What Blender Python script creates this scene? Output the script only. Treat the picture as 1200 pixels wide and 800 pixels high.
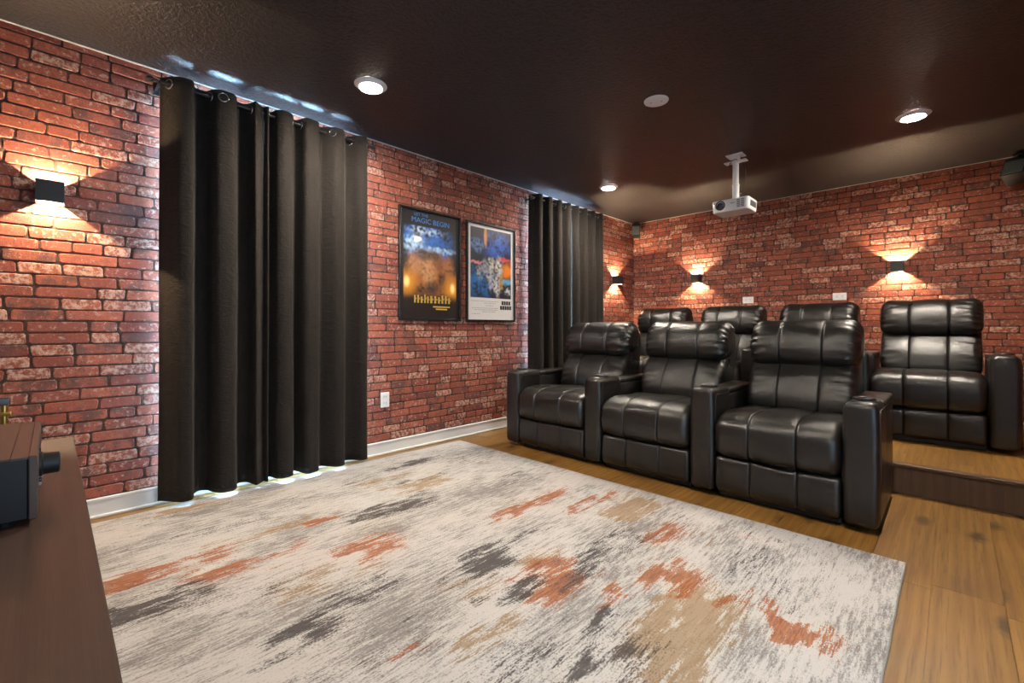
import bpy, bmesh, math, random
import numpy as np
from mathutils import Vector, Matrix, noise

for o in list(bpy.data.objects):
    bpy.data.objects.remove(o)
SC = bpy.context.scene
COL = SC.collection
R = math.radians

# ------------------------------------------------------------------ camera
TH = math.atan(517 / 528)
CAM_H = 0.99
cd = bpy.data.cameras.new('camera')
cam = bpy.data.objects.new('camera', cd)
COL.objects.link(cam)
cam.location = (0, 0, CAM_H)
cam.rotation_euler = (R(90), 0, TH)
cd.sensor_width = 36
cd.lens = 36 * 528 / 1200
cd.shift_y = -16 / 1200
cd.clip_start = 0.02
SC.camera = cam

# ------------------------------------------------------------------ daylight outside, exposure
W = bpy.data.worlds.new('world')
SC.world = W
W.use_nodes = True
bg = W.node_tree.nodes['Background']
bg.inputs[0].default_value = (0.50, 0.76, 1.0, 1)
bg.inputs[1].default_value = 5.0
SC.view_settings.view_transform = 'Standard'
SC.view_settings.look = 'None'
SC.view_settings.gamma = 1
SC.view_settings.use_curve_mapping = False
SC.view_settings.exposure = 0.42
DOWNLIGHT = 1000.0
SCONCE = 34.0
WINDOW_DAY = 3600.0

# room dimensions (metres)
XL, XR, YF, YB, H = -3.2, 1.2, -0.45, 5.7, 2.44
STEP_Y, STEP_Z = 3.55, 0.18
WIN1 = (0.515, 1.48, 0.16, 2.27)
WIN2 = (3.60, 4.50, 0.40, 2.27)
ADDED_DOOR = (0.45, 1.35, 0.0, 2.05)


# ------------------------------------------------------------------ helpers
def tag(o, label=None, cat=None, group=None, kind=None):
    if label: o['label'] = label
    if cat: o['category'] = cat
    if group: o['group'] = group
    if kind: o['kind'] = kind
    return o


def empty(name, loc=(0, 0, 0), rz=0, parent=None):
    o = bpy.data.objects.new(name, None)
    o.empty_display_size = 0.05
    COL.objects.link(o)
    o.location = loc
    o.rotation_euler = (0, 0, rz)
    if parent: o.parent = parent
    return o


def mesh_obj(name, me, parent=None, loc=None, rot=None):
    o = bpy.data.objects.new(name, me)
    COL.objects.link(o)
    if parent: o.parent = parent
    if loc: o.location = loc
    if rot: o.rotation_euler = rot
    return o


def obj(name, bm, mat, parent=None, smooth=False, loc=None, rot=None, angle=None):
    me = bpy.data.meshes.new(name)
    bmesh.ops.recalc_face_normals(bm, faces=bm.faces[:])
    bm.to_mesh(me)
    bm.free()
    me.materials.append(mat)
    if smooth:
        for p in me.polygons: p.use_smooth = True
        if angle is not None:
            me.set_sharp_from_angle(angle=R(angle))
    return mesh_obj(name, me, parent, loc, rot)


def box(bm, x0, x1, y0, y1, z0, z1, bev=0, seg=2, M=None):
    b = bmesh.new()
    bmesh.ops.create_cube(b, size=1)
    for v in b.verts:
        v.co = Vector(((x0 + x1) / 2 + v.co.x * (x1 - x0), (y0 + y1) / 2 + v.co.y * (y1 - y0), (z0 + z1) / 2 + v.co.z * (z1 - z0)))
    if bev:
        bmesh.ops.bevel(b, geom=b.edges[:], offset=bev, segments=seg, profile=0.5, affect='EDGES')
    if M is not None:
        b.transform(M)
    join(bm, b)
    return bm


def join(bm, b):
    me = bpy.data.meshes.new('tmp')
    b.to_mesh(me)
    b.free()
    bm.from_mesh(me)
    bpy.data.meshes.remove(me)


def lathe(bm, prof, n=32, M=None, cap=True):
    """prof: list of (r, z) turned about Z"""
    b = bmesh.new()
    rings = []
    for r, z in prof:
        if r < 1e-6:
            rings.append([b.verts.new((0, 0, z))])
        else:
            rings.append([b.verts.new((r * math.cos(2 * math.pi * k / n), r * math.sin(2 * math.pi * k / n), z)) for k in range(n)])
    for a, c in zip(rings, rings[1:]):
        for k in range(n):
            j = (k + 1) % n
            if len(a) == 1 and len(c) == 1: continue
            if len(a) == 1: b.faces.new((a[0], c[k], c[j]))
            elif len(c) == 1: b.faces.new((a[k], c[0], a[j]))
            else: b.faces.new((a[k], c[k], c[j], a[j]))
    if cap:
        for r in (rings[0], rings[-1]):
            if len(r) > 1: b.faces.new(r)
    if M is not None: b.transform(M)
    join(bm, b)
    return bm


def tube(bm, pts, r, n=10, closed=False):
    pts = [Vector(p) for p in pts]
    b = bmesh.new()
    rings = []
    up = None
    for i, p in enumerate(pts):
        if closed:
            t = pts[(i + 1) % len(pts)] - pts[i - 1]
        else:
            t = pts[min(i + 1, len(pts) - 1)] - pts[max(i - 1, 0)]
        t.normalize()
        if up is None:
            up = Vector((0, 0, 1)) if abs(t.z) < 0.9 else Vector((1, 0, 0))
        a = t.cross(up).normalized()
        up = a.cross(t).normalized()
        rings.append([b.verts.new(p + r * (math.cos(2 * math.pi * k / n) * a + math.sin(2 * math.pi * k / n) * up)) for k in range(n)])
    pairs = list(zip(rings, rings[1:]))
    if closed: pairs.append((rings[-1], rings[0]))
    for A, B in pairs:
        for k in range(n):
            j = (k + 1) % n
            b.faces.new((A[k], B[k], B[j], A[j]))
    if not closed:
        b.faces.new(rings[0]); b.faces.new(rings[-1])
    join(bm, b)
    return bm


def catmull(P, n, closed=False):
    P = [np.array(p, float) for p in P]
    m = len(P)
    out = []
    segs = m if closed else m - 1
    for i in range(segs):
        p0 = P[(i - 1) % m] if closed or i > 0 else 2 * P[0] - P[1]
        p1 = P[i]
        p2 = P[(i + 1) % m]
        p3 = P[(i + 2) % m] if closed or i + 2 < m else 2 * P[-1] - P[-2]
        for k in range(n):
            t = k / n
            out.append(0.5 * ((2 * p1) + (p2 - p0) * t + (2 * p0 - 5 * p1 + 4 * p2 - p3) * t * t + (3 * p1 - p0 - 3 * p2 + p3) * t ** 3))
    if not closed: out.append(P[-1])
    return np.array(out)


def resample(P, n, closed):
    Q = np.vstack([P, P[:1]]) if closed else P
    s = np.concatenate([[0], np.cumsum(np.linalg.norm(np.diff(Q, axis=0), axis=1))])
    t = np.linspace(0, s[-1], n + 1)[:-1] if closed else np.linspace(0, s[-1], n)
    return np.stack([np.interp(t, s, Q[:, k]) for k in range(Q.shape[1])], 1)


# ------------------------------------------------------------------ materials
class NT:
    def __init__(s, name):
        s.m = bpy.data.materials.new(name)
        s.m.use_nodes = True
        s.t = s.m.node_tree
        s.b = s.t.nodes['Principled BSDF']

    def n(s, kind, **kw):
        nd = s.t.nodes.new('ShaderNode' + kind)
        for k, v in kw.items():
            if k.startswith('i_'):
                key = k[2:]
                nd.inputs[int(key) if key.isdigit() else key.replace('_', ' ')].default_value = v
            else:
                setattr(nd, k, v)
        return nd

    def l(s, a, b):
        s.t.links.new(a, b)

    def p(s, **kw):
        for k, v in kw.items():
            s.b.inputs[k.replace('_', ' ')].default_value = v

    def math(s, op, a, b=None, clamp=False):
        nd = s.n('Math', operation=op, use_clamp=clamp)
        for i, x in enumerate((a, b)):
            if x is None: continue
            if isinstance(x, (int, float)): nd.inputs[i].default_value = x
            else: s.l(x, nd.inputs[i])
        return nd.outputs[0]

    def mix(s, f, a, b):
        nd = s.n('Mix', data_type='RGBA')
        for i, x in ((0, f), (6, a), (7, b)):
            if isinstance(x, (int, float)): nd.inputs[i].default_value = x
            elif isinstance(x, tuple): nd.inputs[i].default_value = (*x, 1)
            else: s.l(x, nd.inputs[i])
        return nd.outputs[2]

    def noise(s, vec, scale, detail=3, rough=0.55, dist=0):
        nd = s.n('TexNoise')
        nd.inputs['Scale'].default_value = scale
        nd.inputs['Detail'].default_value = detail
        nd.inputs['Roughness'].default_value = rough
        nd.inputs['Distortion'].default_value = dist
        if vec is not None: s.l(vec, nd.inputs['Vector'])
        return nd.outputs['Fac']

    def smooth(s, x, a, b):
        nd = s.n('MapRange', interpolation_type='SMOOTHSTEP')
        s.l(x, nd.inputs[0])
        nd.inputs[1].default_value = a
        nd.inputs[2].default_value = b
        return nd.outputs[0]

    def mapping(s, vec, scale=(1, 1, 1), loc=(0, 0, 0)):
        nd = s.n('Mapping')
        nd.inputs['Scale'].default_value = scale
        nd.inputs['Location'].default_value = loc
        s.l(vec, nd.inputs[0])
        return nd.outputs[0]

    def bump(s, hgt, strength, dist=0.01):
        nd = s.n('Bump')
        nd.inputs['Strength'].default_value = strength
        nd.inputs['Distance'].default_value = dist
        s.l(hgt, nd.inputs['Height'])
        s.l(nd.outputs[0], s.b.inputs['Normal'])

    def pos(s):
        return s.n('NewGeometry').outputs['Position']

    def obco(s):
        return s.n('TexCoord').outputs['Object']

    def color(s, c):
        s.l(c, s.b.inputs['Base Color'])


def simple(name, col, rough=0.5, metal=0.0, nscale=60, namt=0.15, bump=0.05, **kw):
    t = NT(name)
    t.p(Roughness=rough, Metallic=metal, **kw)
    f = t.noise(t.obco(), nscale, 3)
    c2 = tuple(min(1, x * (1 - namt)) for x in col)
    t.color(t.mix(f, col, c2))
    if bump: t.bump(t.noise(t.obco(), nscale * 4, 2), bump, 0.002)
    return t.m


def mat_brick():
    t = NT('brick')
    a = t.n('Attribute', attribute_name='tone')
    pos = t.pos()
    sep = t.n('SeparateColor'); t.l(a.outputs['Color'], sep.inputs[0])
    tone, white, dark = sep.outputs[0], sep.outputs[1], sep.outputs[2]
    base = t.mix(tone, (0.185, 0.042, 0.032), (0.41, 0.115, 0.064))
    n1 = t.noise(pos, 28, 5, 0.65)
    base = t.mix(t.smooth(n1, 0.35, 0.75), base, (0.235, 0.070, 0.045))
    # scorched patches
    n2 = t.noise(t.mapping(pos, loc=(3, 1, 7)), 14, 5, 0.7)
    dk = t.math('MULTIPLY', t.smooth(t.math('ADD', n2, t.math('MULTIPLY', dark, 0.17)), 0.56, 0.74), 0.75)
    base = t.mix(dk, base, (0.085, 0.048, 0.043))
    # lime bloom
    n3 = t.noise(t.mapping(pos, loc=(9, 4, 2)), 40, 6, 0.75)
    wh = t.math('MULTIPLY', t.smooth(t.math('ADD', n3, t.math('MULTIPLY', white, 0.17)), 0.58, 0.74), 0.8)
    base = t.mix(wh, base, (0.60, 0.40, 0.31))
    n4 = t.noise(pos, 190, 4, 0.7)
    base = t.mix(t.math('MULTIPLY', t.smooth(n4, 0.48, 0.66), 0.55), base, (0.075, 0.030, 0.027))
    t.color(base)
    t.p(Roughness=0.75)
    t.b.inputs['Specular IOR Level'].default_value = 0.25
    t.bump(t.math('ADD', n3, t.math('MULTIPLY', n4, 0.7)), 0.6, 0.004)
    return t.m


def mat_mortar():
    t = NT('mortar')
    p = t.pos()
    n = t.noise(p, 45, 5, 0.7)
    t.color(t.mix(t.smooth(n, 0.4, 0.8), (0.030, 0.016, 0.013), (0.12, 0.062, 0.045)))
    t.p(Roughness=0.9)
    t.bump(t.noise(p, 160, 4), 0.4, 0.003)
    return t.m


def mat_wood(name, c1, c2, c3, axis=1, rough=0.42, knots=True, plank=True, scale=1.0, gb=1.0):
    t = NT(name)
    oi = t.n('ObjectInfo')
    p = t.pos()
    off = t.n('CombineXYZ')
    rnd = oi.outputs['Random']
    for k, m in ((0, 13.7), (1, 31.3), (2, 7.1)):
        t.l(t.math('MULTIPLY', rnd, m if plank else 0.0), off.inputs[k])
    add = t.n('VectorMath', operation='ADD')
    t.l(p, add.inputs[0]); t.l(off.outputs[0], add.inputs[1])
    sc = [9 * scale, 9 * scale, 9 * scale]; sc[axis] = 0.9 * scale
    v = t.mapping(add.outputs[0], tuple(sc))
    warp = t.noise(v, 1.3, 3, 0.5)
    rings = t.n('TexWave', wave_type='BANDS', bands_direction='X' if axis != 0 else 'Y', wave_profile='SIN')
    rings.inputs['Scale'].default_value = 0.9
    rings.inputs['Distortion'].default_value = 9
    rings.inputs['Detail'].default_value = 3
    rings.inputs['Detail Scale'].default_value = 0.7
    t.l(v, rings.inputs['Vector'])
    fs = [120 * scale] * 3; fs[axis] = 4 * scale
    fine = t.noise(t.mapping(add.outputs[0], tuple(fs)), 1.0, 4, 0.6)
    col = t.mix(t.math('MULTIPLY', rings.outputs['Fac'], 0.75), c1, c2)
    col = t.mix(t.math('MULTIPLY', t.smooth(warp, 0.45, 0.75), 0.5), col, c3)
    col = t.mix(t.math('MULTIPLY', t.smooth(fine, 0.48, 0.70), 0.6), col, c3)
    if knots:
        ks = [3.4 * scale] * 3; ks[axis] = 1.4 * scale
        vo = t.n('TexVoronoi', feature='F1', voronoi_dimensions='2D')
        t.l(t.mapping(add.outputs[0], tuple(ks)), vo.inputs['Vector'])
        vo.inputs['Scale'].default_value = 1.0
        dd = t.math('ADD', vo.outputs['Distance'], t.math('MULTIPLY', t.noise(add.outputs[0], 30, 3), 0.09))
        kn = t.math('SUBTRACT', 1.0, t.smooth(dd, 0.07, 0.20))
        col = t.mix(t.math('MULTIPLY', kn, 0.8), col, tuple(x * 0.22 for x in c3))
    if plank:
        hs = t.n('HueSaturation')
        t.l(t.math('ADD', t.math('MULTIPLY', rnd, 0.16), 0.92), hs.inputs['Value'])
        t.l(col, hs.inputs['Color'])
        col = hs.outputs[0]
    t.color(col)
    t.p(Roughness=rough)
    t.bump(fine, 0.12 * gb, 0.002)
    return t.m


def mat_ceiling():
    t = NT('ceiling_paint')
    p = t.pos()
    t.color(t.mix(t.noise(p, 3, 2), (0.0135, 0.0105, 0.0125), (0.019, 0.015, 0.017)))
    t.p(Roughness=0.42)
    a = t.smooth(t.noise(p, 55, 4, 0.6, 0.6), 0.42, 0.62)
    b = t.noise(p, 190, 2)
    t.bump(t.math('ADD', a, t.math('MULTIPLY', b, 0.3)), 0.55, 0.004)
    return t.m


def mat_leather():
    t = NT('black_leather')
    oi = t.n('ObjectInfo')
    o = t.obco()
    o2 = t.mapping(o, (1, 1, 1), (2.31, 7.77, 4.19))
    n1 = t.noise(o2, 9, 4, 0.6)
    t.color(t.mix(n1, (0.0050, 0.0042, 0.0038), (0.0095, 0.0078, 0.0067)))
    vo = t.n('TexVoronoi', feature='DISTANCE_TO_EDGE')
    vo.inputs['Scale'].default_value = 330
    t.l(o2, vo.inputs['Vector'])
    cells = t.smooth(vo.outputs['Distance'], 0.0, 0.25)
    wr = t.noise(t.mapping(o, (1.03, 0.97, 1.01), (3.713, 1.937, 5.331)), 17, 2, 0.5, 0.0)
    h = t.math('ADD', t.math('MULTIPLY', cells, 0.05), t.math('MULTIPLY', wr, 1.0))
    t.bump(h, 0.45, 0.008)
    rr = t.n('MapRange'); t.l(t.noise(o2, 14, 3), rr.inputs[0])
    rr.inputs[3].default_value = 0.24; rr.inputs[4].default_value = 0.36
    t.l(rr.outputs[0], t.b.inputs['Roughness'])
    t.b.inputs['Specular IOR Level'].default_value = 0.7
    return t.m


def mat_velvet():
    t = NT('black_velvet')
    p = t.pos()
    n = t.noise(t.mapping(p, (30, 30, 6)), 1.0, 4, 0.6)
    t.color(t.mix(n, (0.011, 0.0090, 0.0080), (0.028, 0.0222, 0.0192)))
    t.p(Roughness=0.85)
    t.b.inputs['Specular IOR Level'].default_value = 0.2
    t.b.inputs['Sheen Weight'].default_value = 0.07
    t.b.inputs['Sheen Roughness'].default_value = 0.45
    t.b.inputs['Sheen Tint'].default_value = (0.9, 0.82, 0.72, 1)
    crease = t.noise(t.mapping(p, (14, 14, 26)), 1.0, 4, 0.7, 1.2)
    t.bump(t.math('ADD', crease, t.math('MULTIPLY', t.noise(p, 600, 2), 0.15)), 0.6, 0.016)
    return t.m


def mat_rug():
    t = NT('rug_pile')
    at = t.n('Attribute', attribute_name='dye')
    sep = t.n('SeparateColor'); t.l(at.outputs['Color'], sep.inputs[0])
    rust, char, tan = sep.outputs[0], sep.outputs[1], sep.outputs[2]
    p = t.pos()
    streak = t.noise(t.mapping(p, (75, 8, 1)), 1.0, 7, 0.75)
    streak2 = t.noise(t.mapping(p, (150, 16, 1), (5, 2, 0)), 1.0, 4, 0.7)
    speck = t.noise(t.mapping(p, (190, 110, 1)), 1.0, 3, 0.7)
    blot = t.noise(t.mapping(p, (3.0, 1.6, 1), (1.7, 0.4, 0)), 1.0, 5, 0.6)
    tex = t.math('ADD', t.math('MULTIPLY', streak, 0.55), t.math('ADD', t.math('MULTIPLY', streak2, 0.25), t.math('MULTIPLY', speck, 0.30)))
    tex = t.math('ADD', t.math('MULTIPLY', t.math('SUBTRACT', tex, 0.55), 4.6), 0.5)
    cream = t.mix(t.noise(t.mapping(p, (2, 1.2, 1)), 1.0, 3), (0.49, 0.46, 0.43), (0.54, 0.54, 0.55))
    gz = t.math('ADD', tex, t.math('MULTIPLY', t.math('SUBTRACT', blot, 0.5), 2.2))
    col = t.mix(t.math('MULTIPLY', t.smooth(gz, 0.30, 0.95), 0.78), cream, (0.15, 0.138, 0.134))

    def layer(col, w, lo, hi, amt, c):
        f = t.math('ADD', tex, t.math('MULTIPLY', t.math('SUBTRACT', w, 0.5), 1.1))
        return t.mix(t.math('MULTIPLY', t.smooth(f, lo, hi), amt), col, c)
    col = layer(col, tan, 0.50, 0.85, 0.75, (0.30, 0.195, 0.095))
    rc = t.mix(t.smooth(streak2, 0.35, 0.65), (0.20, 0.065, 0.030), (0.43, 0.155, 0.055))
    col = layer(col, rust, 0.50, 0.85, 0.88, rc)
    col = layer(col, char, 0.56, 1.05, 0.92, (0.055, 0.051, 0.053))
    sp2 = t.smooth(t.math('ADD', speck, t.math('MULTIPLY', char, 0.14)), 0.62, 0.73)
    col = t.mix(t.math('MULTIPLY', sp2, 0.6), col, (0.13, 0.115, 0.11))
    t.color(col)
    t.p(Roughness=0.95)
    t.b.inputs['Specular IOR Level'].default_value = 0.1
    t.bump(t.math('ADD', speck, t.noise(p, 420, 2)), 0.5, 0.004)
    return t.m


def mat_emit(name, col, strength):
    t = NT(name)
    t.p(Emission_Strength=strength)
    t.b.inputs['Emission Color'].default_value = (*col, 1)
    t.b.inputs['Base Color'].default_value = (*col, 1)
    return t.m


def mat_glass():
    t = NT('window_glass')
    tr = t.n('BsdfTransparent'); tr.inputs[0].default_value = (0.94, 0.97, 0.97, 1)
    gl = t.n('BsdfGlossy'); gl.inputs['Roughness'].default_value = 0.02
    fr = t.n('Fresnel'); fr.inputs[0].default_value = 1.3
    mx = t.n('MixShader')
    t.l(fr.outputs[0], mx.inputs[0]); t.l(tr.outputs[0], mx.inputs[1]); t.l(gl.outputs[0], mx.inputs[2])
    t.l(mx.outputs[0], t.t.nodes['Material Output'].inputs[0])
    return t.m


def mat_print():
    t = NT('poster_print')
    a = t.n('Attribute', attribute_name='ink')
    n = t.noise(t.obco(), 90, 3)
    hs = t.n('HueSaturation')
    t.l(a.outputs['Color'], hs.inputs['Color'])
    t.l(t.math('ADD', 0.85, t.math('MULTIPLY', n, 0.3)), hs.inputs['Value'])
    t.color(hs.outputs[0])
    t.p(Roughness=0.35)
    t.b.inputs['Coat Weight'].default_value = 0.15
    t.b.inputs['Coat Roughness'].default_value = 0.08
    return t.m


M = {
    'brick': mat_brick(), 'mortar': mat_mortar(),
    'oak': mat_wood('oak_plank', (0.275, 0.142, 0.032), (0.195, 0.090, 0.019), (0.10, 0.038, 0.008)),
    'riser': mat_wood('riser_wood', (0.105, 0.058, 0.034), (0.075, 0.040, 0.024), (0.055, 0.028, 0.016), axis=2, knots=False, plank=False, scale=0.8),
    'nosing': simple('nosing_wood', (0.115, 0.058, 0.030), 0.38, nscale=20, namt=0.4),
    'console': mat_wood('console_wood', (0.060, 0.033, 0.022), (0.047, 0.025, 0.017), (0.034, 0.018, 0.012), axis=0, knots=False, plank=False, rough=0.5, gb=2.0),
    'ceiling': mat_ceiling(), 'leather': mat_leather(), 'velvet': mat_velvet(), 'rug': mat_rug(),
    'bounce_lining': simple('bounce_lining_cloth', (0.62, 0.62, 0.62), 0.9, nscale=30),
    'white': simple('white_paint', (0.74, 0.73, 0.71), 0.42, nscale=8, namt=0.06, bump=0.02),
    'plastic': simple('white_plastic', (0.80, 0.80, 0.82), 0.38, nscale=30, namt=0.04, bump=0.02),
    'slot': simple('slot_shadow_plastic', (0.10, 0.10, 0.10), 0.6),
    'black': simple('black_metal', (0.013, 0.013, 0.015), 0.42, nscale=50),
    'blackplastic': simple('black_plastic', (0.007, 0.007, 0.009), 0.45, nscale=50),
    'chrome': simple('brushed_chrome', (0.62, 0.62, 0.63), 0.22, 1.0, bump=0),
    'brass': simple('brass', (0.72, 0.46, 0.13), 0.28, 1.0, bump=0),
    'frame': simple('poster_frame', (0.014, 0.014, 0.015), 0.25, nscale=40),
    'grille': simple('speaker_grille', (0.17, 0.19, 0.18), 0.55, nscale=300, namt=0.6, bump=0.3),
    'receiver': simple('receiver_metal', (0.085, 0.062, 0.052), 0.45, 0.3, nscale=120, namt=0.2),
    'greypaint': simple('grey_screen_wall', (0.30, 0.29, 0.29), 0.8, nscale=10),
    'glass': mat_glass(), 'print': mat_print(),
    'lens': simple('lens_glass', (0.02, 0.025, 0.06), 0.05, nscale=10, Coat_Weight=1.0),
    'binding': simple('rug_binding', (0.36, 0.33, 0.31), 0.9, nscale=200, namt=0.4, bump=0.4),
    'bulb': mat_emit('downlight_lens', (1.0, 0.89, 0.74), DOWNLIGHT),
    'led': mat_emit('sconce_led', (1.0, 0.75, 0.42), 25.0),
    'inkblue': simple('blue_ink', (0.05, 0.22, 0.62), 0.4),
    'inkgold': simple('gold_ink', (0.62, 0.40, 0.08), 0.35),
    'inkblack': simple('black_ink', (0.012, 0.012, 0.012), 0.4),
    'inkgrey': simple('grey_ink', (0.34, 0.34, 0.35), 0.5),
    'cable': simple('black_cable', (0.012, 0.012, 0.012), 0.5),
}


# ------------------------------------------------------------------ setting
def slab_with_holes(name, axis, a0, a1, holes, p0, p1, mat, z1=H):
    """wall along axis ('y' or 'x') from a0 to a1 with rectangular holes (a,b,z0,z1); p0..p1 is its thickness"""
    bm = bmesh.new()
    cuts = sorted({a0, a1, *[h[0] for h in holes], *[h[1] for h in holes]})

    def put(a, b, z0, zz):
        if zz - z0 < 1e-4: return
        if axis == 'y': box(bm, p0, p1, a, b, z0, zz)
        else: box(bm, a, b, p0, p1, z0, zz)
    for a, b in zip(cuts, cuts[1:]):
        hs = [h for h in holes if h[0] <= a and h[1] >= b]
        if hs:
            put(a, b, 0, hs[0][2]); put(a, b, hs[0][3], z1)
        else:
            put(a, b, 0, z1)
    return tag(obj(name, bm, mat), kind='structure')


wall_left = slab_with_holes('wall_left', 'y', YF - 0.15, YB + 0.15, [WIN1, WIN2], XL - 0.15, XL, M['mortar'])
wall_back = slab_with_holes('wall_back', 'x', XL, XR + 0.15, [], YB, YB + 0.15, M['mortar'])
wall_right = slab_with_holes('wall_right', 'y', YF - 0.15, YB, [ADDED_DOOR], XR, XR + 0.15, M['mortar'])
wall_front = slab_with_holes('wall_front', 'x', XL, XR, [], YF - 0.15, YF, M['greypaint'])
bm = bmesh.new()
box(bm, XL - 0.15, XR + 0.15, YF - 0.15, YB + 0.15, H, H + 0.12)
ceiling = tag(obj('ceiling', bm, M['ceiling']), kind='structure')
bm = bmesh.new()
box(bm, XL - 0.15, XR + 0.15, YF - 0.15, YB + 0.15, -0.12, -0.008)
floor = tag(obj('floor', bm, M['inkblack']), kind='structure')

# floor boards, each a piece of the floor, laid along Y
rng = random.Random(4)


def plank_mesh(w, l, th=0.008):
    bm = bmesh.new()
    g, b = 0.0003, 0.0007
    lo = [(-w / 2 + g, -l / 2 + g), (w / 2 - g, -l / 2 + g), (w / 2 - g, l / 2 - g), (-w / 2 + g, l / 2 - g)]
    hi = [(x - math.copysign(b, x), y - math.copysign(b, y)) for x, y in lo]
    r0 = [bm.verts.new((x, y, -th)) for x, y in lo]
    r1 = [bm.verts.new((x, y, -b * 0.7)) for x, y in lo]
    r2 = [bm.verts.new((x, y, 0)) for x, y in hi]
    for A, B in ((r0, r1), (r1, r2)):
        for k in range(4):
            bm.faces.new((A[k], A[(k + 1) % 4], B[(k + 1) % 4], B[k]))
    bm.faces.new(r2); bm.faces.new(r0[::-1])
    bmesh.ops.recalc_face_normals(bm, faces=bm.faces[:])
    me = bpy.data.meshes.new('plank'); bm.to_mesh(me); bm.free()
    me.materials.append(M['oak'])
    return me


PW, PL = 0.192, 1.52
plank_cache = {}


def lay_planks(parent, x0, x1, y0, y1, z, phase_x, jo):
    k = 0
    x = phase_x
    while x > x0: x -= PW
    while x < x1:
        a, b = max(x, x0), min(x + PW, x1)
        y = y0 - PL + jo(k)
        while y < y1:
            c, d = max(y, y0), min(y + PL, y1)
            if d - c > 0.02 and b - a > 0.01:
                key = (round(b - a, 3), round(d - c, 3))
                if key not in plank_cache: plank_cache[key] = plank_mesh(b - a, d - c)
                mesh_obj('plank', plank_cache[key], parent, ((a + b) / 2, (c + d) / 2, z))
            y += PL
        x += PW
        k += 1


offs = [rng.uniform(0, PL) for _ in range(60)]
kvis = 16


def jo_floor(k):
    return offs[k]


# put one end joint in the aisle at Y = 2.37, where the photograph shows it
n_before = math.ceil((-0.06 - XL) / PW)
offs[n_before] = (2.375 - YF) % PL
lay_planks(floor, XL, XR, YF, STEP_Y + 0.05, 0.0, -0.06, jo_floor)

# baseboards
bm = bmesh.new()
box(bm, XL, XL + 0.016, YF, STEP_Y, 0.0, 0.098, 0.004)
box(bm, XL, XL + 0.021, YF, STEP_Y, 0.086, 0.102, 0.004)
bb = tag(obj('baseboard_left', bm, M['white']), kind='structure')
bm = bmesh.new(); box(bm, XL + 0.012, XL + 0.03, YF, STEP_Y, 0, 0.017, 0.006)
obj('shoe_moulding', bm, M['white'], bb)
bm = bmesh.new(); box(bm, XL, XR, YB - 0.012, YB, STEP_Z, STEP_Z + 0.018, 0.003)
tag(obj('baseboard_back', bm, M['white']), kind='structure')
bm = bmesh.new(); box(bm, XL, XL + 0.008, YF, YB, H - 0.006, H, 0.001)
tag(obj('trim_1', bm, M['white']), kind='structure')
bm = bmesh.new(); box(bm, XL, XR, YB - 0.006, YB, H - 0.005, H, 0.001)
tag(obj('trim_2', bm, M['white']), kind='structure')

# windows behind the curtains
for i, w in enumerate((WIN1, WIN2)):
    y0, y1, z0, z1 = w
    bm = bmesh.new()
    X0, X1 = XL - 0.12, XL - 0.07
    t = 0.05
    box(bm, X0, X1, y0, y0 + t, z0, z1); box(bm, X0, X1, y1 - t, y1, z0, z1)
    box(bm, X0, X1, y0, y1, z0, z0 + t); box(bm, X0, X1, y0, y1, z1 - t, z1)
    box(bm, X0, X1, y0, y1, (z0 + z1) / 2 - 0.02, (z0 + z1) / 2 + 0.02)
    wo = tag(obj('window_%d' % (i + 1), bm, M['white']), kind='structure')
    for za, zb in ((z0 + t, (z0 + z1) / 2 - 0.02), ((z0 + z1) / 2 + 0.02, z1 - t)):
        bm = bmesh.new(); box(bm, XL - 0.099, XL - 0.095, y0 + t, y1 - t, za, zb)
        obj('pane', bm, M['glass'], wo)
    bm = bmesh.new(); box(bm, XL - 0.07, XL + 0.012, y0, y1, z0 - 0.02, z0, 0.004)
    obj('window_sill', bm, M['white'], wo)
    ld = bpy.data.lights.new('window_daylight', 'AREA')
    ld.shape = 'RECTANGLE'; ld.size = y1 - y0; ld.size_y = z1 - z0
    ld.energy = WINDOW_DAY
    ld.color = (0.40, 0.70, 1.0)
    lo = bpy.data.objects.new('window_daylight', ld); COL.objects.link(lo)
    lo.location = (XL - 0.16, (y0 + y1) / 2, (z0 + z1) / 2)
    lo.rotation_euler = (R(90), 0, R(-90))
# unseen opening added to the right wall to let sky light in
y0, y1, z0, z1 = ADDED_DOOR
bm = bmesh.new()
box(bm, XR - 0.015, XR + 0.15, y0 - 0.07, y0, 0, z1 + 0.07); box(bm, XR - 0.015, XR + 0.15, y1, y1 + 0.07, 0, z1 + 0.07)
box(bm, XR - 0.015, XR + 0.15, y0, y1, z1, z1 + 0.07)
tag(obj('added_doorway', bm, M['white']), kind='structure')
ld = bpy.data.lights.new('added_doorway_portal', 'AREA')
ld.shape = 'RECTANGLE'; ld.size = y1 - y0; ld.size_y = z1 - z0
ld.cycles.is_portal = True
lo = bpy.data.objects.new('added_doorway_portal', ld); COL.objects.link(lo)
lo.location = (XR + 0.14, (y0 + y1) / 2, (z0 + z1) / 2)
lo.rotation_euler = (R(90), 0, R(90))

# ------------------------------------------------------------------ bricks
BC = 0.0575
LENS = (0.115, 0.155, 0.175, 0.19, 0.205, 0.225)
brick_me = {}
rng = random.Random(11)


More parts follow.
